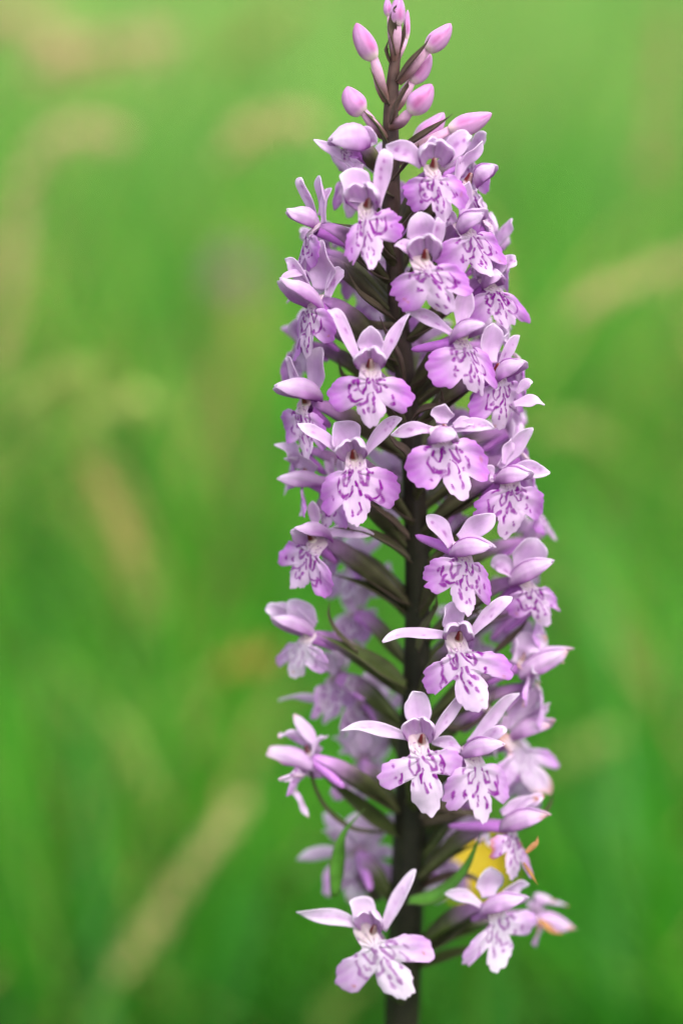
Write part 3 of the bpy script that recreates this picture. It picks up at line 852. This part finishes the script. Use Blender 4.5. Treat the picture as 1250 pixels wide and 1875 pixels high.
flower((936, 1524), 46, L=(905, 1560), M=(942, 1612), Rt=(985, 1600), H=(1000, 1488), D=(985, 1462), SL=(900, 1500), SR=(996, 1458), spur=(820, 1512), hb=(914, 1508), typ='B', ws=11, wd=12, wither=0.8, no=('SL',), pale=0.5)
flower((680, 1726), 2, L=(628, 1810), M=(754, 1840), Rt=(790, 1738), H=(668, 1682), D=(640, 1652), SL=(543, 1670), SR=(760, 1592), typ='B', open_=0.7, roll=10, wd=25, ws=14, mark=0.75, att=1830, pale=0.95)
flower((906, 1680), 32, L=(866, 1762), M=(918, 1780), Rt=(982, 1692), H=(960, 1643), D=(898, 1588), SL=(814, 1636), SR=(968, 1620), hb=(880, 1662), typ='B', wd=26, mark=0.8, att=1745)
flower((985, 1682), 82, M=(1010, 1700), H=(1056, 1700), D=(1016, 1650), SL=(1000, 1650), SR=(1040, 1660), hb=(960, 1672), y=2, sc=0.8, wither=0.95, pale=0.6, att=1750, no=('spur',))

# ---- blooms on the far side of the spike
for (T, yw, yy, s_) in [((815, 745), 165, 11, 1.0), ((700, 545), -172, 11, 0.9), ((668, 490), -150, 9, 0.85), ((722, 880), 175, 13, 0.9), ((645, 1045), -160, 12, 0.9),
                        ((690, 1320), -170, 14, 0.95), ((608, 1248), -120, 3, 1.0), ((868, 1175), 150, 13, 1.0),
                        ((655, 1570), -165, 5, 1.1), ((800, 1570), 172, 15, 1.0), ((905, 850), 140, 12, 1.0), ((970, 1000), 118, 8, 0.95), 
                        ((765, 640), 170, 13, 0.9),  ((790, 400), 165, 9, 0.85), ((640, 330), -140, 6, 0.8), ((665, 1400), -175, 6, 0.9), ((830, 1480), 165, 13, 0.9), ((905, 470), 128, 5, 0.9), ((890, 640), 135, 8, 0.95), ((935, 800), 122, 6, 0.95), ((545, 640), -125, 6, 0.9), ((590, 470), -150, 8, 0.85), ((855, 300), 140, 5, 0.8), ((700, 330), 175, 9, 0.8), ((950, 1130), 130, 7, 0.9), ((960, 1420), 130, 8, 0.9)]:
    ex = {(655, 1570): [((640, 1562), (543, 1574), 16), ((640, 1550), (592, 1490), 18), ((660, 1575), (722, 1566), 18), ((645, 1590), (598, 1642), 9)],
          (608, 1248): [((600, 1285), (510, 1283), 15)], (665, 1400): [((692, 1386), (620, 1380), 14)], (645, 1045): [((712, 1092), (712, 1030), 14), ((690, 1120), (610, 1140), 12)]}.get(T, [])
    flower(T, yw, y=yy, sc=s_ * 0.95, hi=False, pitch=8, bract=T[1] > 1100, wd=27, ws=15, extra=ex, pale=0.9 if T[1] > 1000 else 0.35)

# ---- smaller blooms crowded in at the sides, seen edge-on
for (T, yw, yy, s_) in [((604, 905), -62, -5, 0.8), ((640, 1130), -120, 6, 0.9), ((985, 1262), 92, -2, 0.85), ((900, 1310), 62, -3, 0.85), ((880, 1482), 72, 0, 0.85),
                        ((552, 600), -96, 1, 0.85), ((556, 478), -104, 1, 0.85), ((898, 420), 84, -1, 0.85), ((948, 660), 92, 0, 0.85), ((965, 845), 88, -1, 0.9),
                        ((985, 1120), 96, 0, 0.85), ((540, 830), -100, 0, 0.85), ((600, 1010), -112, 2, 0.85), ((830, 940), 150, 6, 0.9), ((660, 1290), -130, 4, 0.9)]:
    flower(T, yw, y=yy, sc=s_, pitch=18, no=('hood', 'column'), wd=25, ws=14, bract=False, pale=float(sstep(700, 1400, np.float64(T[1]))))

# ---- bracts the photograph shows on their own
bract_px([(722, 588), (690, 565), (655, 535), (630, 482)], 17, 0.15, -3, -10)
bract_px([(728, 596), (690, 600), (650, 585), (610, 570)], 15, 0.1, -1, -6)
bract_px([(740, 700), (725, 650), (705, 610), (695, 580)], 16, 0.0, -4, -8)
bract_px([(735, 600), (752, 560), (760, 520), (745, 495)], 14, 0.05, -3, -8)
bract_px([(700, 705), (655, 700), (628, 690), (618, 652)], 13, 0.05, 2, 2)
bract_px([(750, 1028), (715, 1000), (665, 975), (610, 966)], 21, 0.3, -4, -9)
bract_px([(748, 985), (715, 955), (690, 935), (668, 915)], 17, 0.05, -4, -8)
bract_px([(745, 1122), (705, 1095), (660, 1070), (604, 1050)], 20, 0.5, 0, -3)
bract_px([(742, 1258), (700, 1230), (650, 1195), (580, 1160)], 27, 0.65, -2, -5)
bract_px([(655, 1195), (618, 1160), (602, 1130), (603, 1100)], 7, 0.3, -4, -5)
bract_px([(722, 1350), (690, 1320), (650, 1280), (618, 1240)], 18, 0.1, 3, 8)
bract_px([(728, 1530), (680, 1500), (630, 1455), (572, 1402)], 27, 0.65, -1, -4)
bract_px([(700, 1525), (640, 1515), (590, 1470), (567, 1400), (580, 1350)], 6, 0.4, -3, -5)
bract_px([(612, 1640), (618, 1580), (632, 1525), (668, 1480)], 14, 0.95, -6, -9, label='narrow bright green bract')
bract_px([(748, 1652), (800, 1645), (848, 1600), (882, 1522)], 23, 0.95, -6, -11, label='broad bright green bract')
bract_px([(750, 1640), (800, 1612), (860, 1605), (915, 1650)], 13, 0.0, 0, -3)
bract_px([(765, 1750), (810, 1722), (850, 1695), (890, 1675)], 26, 0.75, -2, -6)
bract_px([(768, 1770), (820, 1752), (860, 1740), (900, 1730)], 17, 0.6, -1, -4)
bract_px([(770, 1508), (820, 1500), (870, 1490), (915, 1512)], 15, 0.15, -1, -3)
bract_px([(770, 1500), (800, 1480), (850, 1490), (890, 1500)], 15, 0.15, -4, -5)
bract_px([(690, 1650), (668, 1610), (650, 1580), (640, 1545)], 18, 0.2, 3, 10)
bract_px([(775, 960), (820, 945), (865, 925), (890, 908)], 15, 0.2, 0, -3)
bract_px([(905, 1195), (935, 1170), (955, 1150), (968, 1128)], 10, 0.0, -3, -5)
bract_px([(870, 1122), (900, 1130), (925, 1126), (938, 1112)], 4, 0.2, -3, -5)
bract_px([(810, 1330), (850, 1335), (890, 1305), (908, 1255)], 8, 0.1, -2, -5)
bract_px([(940, 1520), (980, 1505), (1005, 1475), (1013, 1445)], 6, 0.3, -2, -3)
bract_px([(795, 760), (806, 740), (808, 722), (806, 706)], 6, 0.0, -5, -7)
bract_px([(755, 770), (775, 752), (800, 745), (822, 735)], 15, 0.0, -5, -8, label='withered rusty brown bract')
bract_px([(722, 470), (700, 440), (660, 420), (610, 408)], 13, 0.3, -2, -6)
bract_px([(722, 440), (745, 410), (765, 380), (770, 350)], 15, 0.05, -4, -8)
bract_px([(720, 360), (690, 345), (668, 330), (664, 300)], 12, 0.3, -1, -4)
bract_px([(765, 1190), (780, 1150), (795, 1120), (800, 1085)], 15, 0.4, -5, -8)
bract_px([(765, 700), (790, 690), (830, 680), (870, 650)], 15, 0.0, 0, -2)
bract_px([(770, 870), (740, 830), (720, 810), (700, 770)], 17, 0.0, -5, -8)

def withered(pts, half, y0, y1):
    o = bract_px(pts, half, 0.0, y0, y1, label='shrivelled orange-brown petal end')
    o.name = 'withered_petal'; o.data.name = 'withered_petal'
    n_ = len(o.data.vertices)
    c = np.ones((n_, 4), np.float32); c[:, :3] = lin(158, 112, 68) * np.random.default_rng(n_).uniform(0.8, 1.15, (n_, 1))
    o.data.attributes['Col'].data.foreach_set('color', c.ravel())
withered([(984, 1684), (1002, 1700), (1016, 1708), (1034, 1710)], 10, -3, -3)
withered([(962, 1562), (975, 1550), (982, 1542), (984, 1530)], 6, -14, -13)
withered([(958, 1580), (968, 1596), (976, 1608), (984, 1620)], 4, -14, -14)

# ------------------------------------------------------------------ things behind, out of focus
def seed_stalk(label, pts, y, wpx, colr, foot_dx=0.0, dens=1.0):
    """grass stalk with a ripe seed head; pts: photo pixels along the head, foot end first"""
    r = np.random.default_rng(int(pts[0][0] + pts[-1][1] * 3))
    P = np.array([at(u, v, y) for u, v in pts])
    b = P[0]
    g = np.array([b[0] + foot_dx, y, 0.0])
    rt = empty('seed_stalk', g)
    tag(rt, label, 'grass stalk', 'ripe grass stalks in the meadow behind')
    C = catmull(P, 40)
    kpx = np.linalg.norm(P[0] - CAM) * KS
    T0 = unit(C[1] - C[0])
    h = max(b[2], 0.02)
    S = bez([g, g + np.array([0, 0, h * 0.75]), b - T0 * h * 0.35, b], 24)
    V, F, tt = tube(np.vstack([S, C[1:]]), np.full(63, 0.0006), 6)
    mk('stalk', V, F, M_SEED, rt, g, col=np.ones((len(V), 1)) * lin(120, 160, 66))
    n = int(145 * dens)
    t = r.uniform(0, 1, n)
    idx = np.clip((t * 39).astype(int), 0, 38)
    T = unit(C[idx + 1] - C[idx])
    dirv = unit(T * 0.9 + r.normal(0, 0.55, (n, 3)))
    env = (np.sin(math.pi * np.clip(0.08 + 0.9 * t, 0, 1)) ** 0.5)[:, None]
    c0 = C[idx] + (r.normal(0, 0.28, (n, 3)) * wpx * kpx * 0.5) * env
    ln = r.uniform(0.4, 0.7, (n, 1)) * max(wpx * kpx, 0.006)
    s1 = unit(np.cross(dirv, r.normal(0, 1, (n, 3)))) * ln * 0.2
    s2 = np.cross(dirv, s1)
    a0 = c0; a1 = c0 + dirv * ln
    m0 = c0 + dirv * ln * 0.45
    V = np.stack([a0, m0 + s1, m0 + s2, m0 - s1, m0 - s2, a1], 1).reshape(-1, 3)
    k = np.arange(n)[:, None] * 6
    F = np.concatenate([k + np.array([[0, 2, 1, 0]])] * 0 + [np.concatenate([k + i for i in q], 1) for q in ([0, 2, 1], [0, 3, 2], [0, 4, 3], [0, 1, 4], [5, 1, 2], [5, 2, 3], [5, 3, 4], [5, 4, 1])])
    cc = np.repeat(colr * r.uniform(0.75, 1.15, (n, 1)), 6, 0)
    mk('seed_head', V, F, M_SEED, rt, g, col=cc, smooth=False)

TAN = lin(206, 188, 132); PINKT = lin(212, 186, 142); OLV = lin(168, 180, 100)
seed_stalk('long tan seed head slanting up to the right at the lower left', [(215, 1790), (300, 1670), (375, 1560), (440, 1475)], 0.215, 32, TAN, 0.0, 1.2)
seed_stalk('bright tan seed head leaning in from the right edge', [(1300, 455), (1200, 500), (1110, 535), (1050, 570)], 0.273, 35, TAN, 0.02, 1.2)
seed_stalk('pinkish tan seed head arching at the upper left edge', [(5, 520), (35, 390), (70, 290), (150, 235), (215, 250)], 0.340, 50, PINKT, -0.02, 1.2)
seed_stalk('broad pale seed plume across the top left corner', [(60, 130), (130, 100), (210, 85), (310, 75)], 0.416, 65, PINKT, -0.02, 1.2)
seed_stalk('pale seed head arching towards the top of the spike', [(400, 300), (450, 248), (510, 225), (570, 225)], 0.332, 50, TAN, -0.01, 1.0)
seed_stalk('olive seed head bowed over at the middle left edge', [(25, 780), (60, 725), (110, 690), (165, 680)], 0.256, 42, OLV, -0.01, 1.0)
seed_stalk('olive seed head beside the bowed one at middle left', [(160, 770), (210, 740), (250, 735), (290, 745)], 0.256, 36, OLV, 0.0, 1.0)
seed_stalk('drooping brownish seed head at left centre', [(150, 830), (195, 900), (225, 970), (245, 1050)], 0.273, 32, lin(190, 162, 104), -0.02, 0.9)
seed_stalk('faint olive seed head right of the spike at mid height', [(1120, 820), (1070, 795), (1030, 785), (985, 800)], 0.311, 40, OLV, 0.02, 0.8)
seed_stalk('dim seed head tilted down at lower left', [(200, 1310), (240, 1370), (270, 1430)], 0.269, 32, OLV, -0.01, 0.5)
seed_stalk('faint olive seed head at lower right of the spike', [(1010, 1400), (1060, 1370), (1120, 1350)], 0.290, 36, OLV, 0.01, 0.5)
seed_stalk('tan upright seed head near the top right corner', [(1185, 330), (1200, 220), (1215, 110), (1225, 20)], 0.395, 50, lin(180, 160, 110), 0.0, 0.7)
seed_stalk('tan seed head low behind the foot of the spike', [(590, 1890), (620, 1840), (650, 1800)], 0.24, 30, OLV, 0.0, 0.25)
seed_stalk('brownish seed head low behind the left blooms', [(400, 1230), (440, 1210), (490, 1200)], 0.248, 36, lin(170, 140, 70), 0.0, 0.6)

def buttercup(u, v, y):
    c = at(u, v, y)
    g = np.array([c[0] + 0.006, y + 0.01, 0.0])
    rt = empty('buttercup', g)
    tag(rt, 'small yellow buttercup blurred behind the lower right of the spike', 'flower')
    V, F, tt = tube(bez([g, g + np.array([0, 0, c[2] * 0.6]), c + np.array([0, 0.004, -0.03]), c + np.array([0, 0.002, -0.001])], 20), np.full(20, 0.0009), 8)
    mk('stem', V, F, M_GRASS, rt, g, col=np.ones((len(V), 1)) * lin(90, 130, 40))
    ax = unit(np.array([-0.05, -0.72, 0.65]))
    e1 = unit(np.cross(ax, np.array([0, 0, 1.0]))); e2 = np.cross(ax, e1)
    for k in range(5):
        a = k * 2 * math.pi / 5 + 0.3
        dr = e1 * math.cos(a) + e2 * math.sin(a)
        C = bez([c, c + dr * 0.0038 - ax * 0.001, c + dr * 0.0072 + ax * 0.0026], 12)
        G, gu, gq = petal_grid(C, ax, lambda u: 0.0048 * np.maximum(0.05, np.sin(np.pi * np.clip(0.08 + 0.86 * u ** 1.2, 0, 1)) ** 0.7), 0.5, 0, 9)
        V, F = shell(G, 0.0002)
        mk('petal', V, F, M_PETAL, rt, g, col=np.ones((len(V), 1)) * np.array([0.52, 0.38, 0.012]))
    th = np.linspace(0, 1, 8)
    V, F, tt = tube(c + ax * (th[:, None] * 0.003), 0.0021 * np.sqrt(np.clip(1 - th ** 3, 0.01, 1)), 10)
    mk('flower_centre', V, F, M_BUD, rt, g, col=np.ones((len(V), 1)) * np.array([0.5, 0.42, 0.03]))
buttercup(866, 1592, 0.14)

seed_stalk('hazy straw-coloured seed head filling the far top left', [(-60, 60), (0, 30), (60, 40), (110, 90)], 0.542, 58, PINKT, -0.03, 1.2)
seed_stalk('faint straw seed head below the arching pink one at left edge', [(-20, 690), (0, 600), (15, 520), (30, 460)], 0.374, 54, TAN, 0.0, 0.8)
seed_stalk('faint pale seed head between the top buds and the left corner', [(420, 120), (470, 60), (530, 20)], 0.500, 58, OLV, 0.0, 0.8)

def clover(u, v, y):
    c = at(u, v, y)
    g = np.array([c[0], y, 0.0])
    rt = empty('clover', g)
    tag(rt, 'dull mauve clover head far out of focus left of the spike', 'flower')
    V, F, tt = tube(bez([g, g + np.array([0.004, 0, c[2] * 0.5]), c], 16), np.full(16, 0.001), 8)
    mk('stem', V, F, M_GRASS, rt, g, col=np.ones((len(V), 1)) * lin(90, 130, 40))
    r = np.random.default_rng(5)
    n = 90
    dv = unit(r.normal(0, 1, (n, 3)) + np.array([0, 0, 0.4]))
    a0 = c + dv * 0.002; a1 = c + dv * 0.0095
    s1 = unit(np.cross(dv, r.normal(0, 1, (n, 3)))) * 0.0012; s2 = np.cross(dv, s1)
    m0 = c + dv * 0.007
    V = np.stack([a0, m0 + s1, m0 + s2, m0 - s1, m0 - s2, a1], 1).reshape(-1, 3)
    k = np.arange(n)[:, None] * 6
    F = np.concatenate([k + np.array([f]) for f in ([0, 2, 1], [0, 3, 2], [0, 4, 3], [0, 1, 4], [5, 1, 2], [5, 2, 3], [5, 3, 4], [5, 4, 1])])
    mk('flower_head', V, F, M_SEED, rt, g, col=np.repeat(lin(170, 130, 160) * r.uniform(0.8, 1.1, (n, 1)), 6, 0), smooth=False)
clover(432, 505, 0.7)
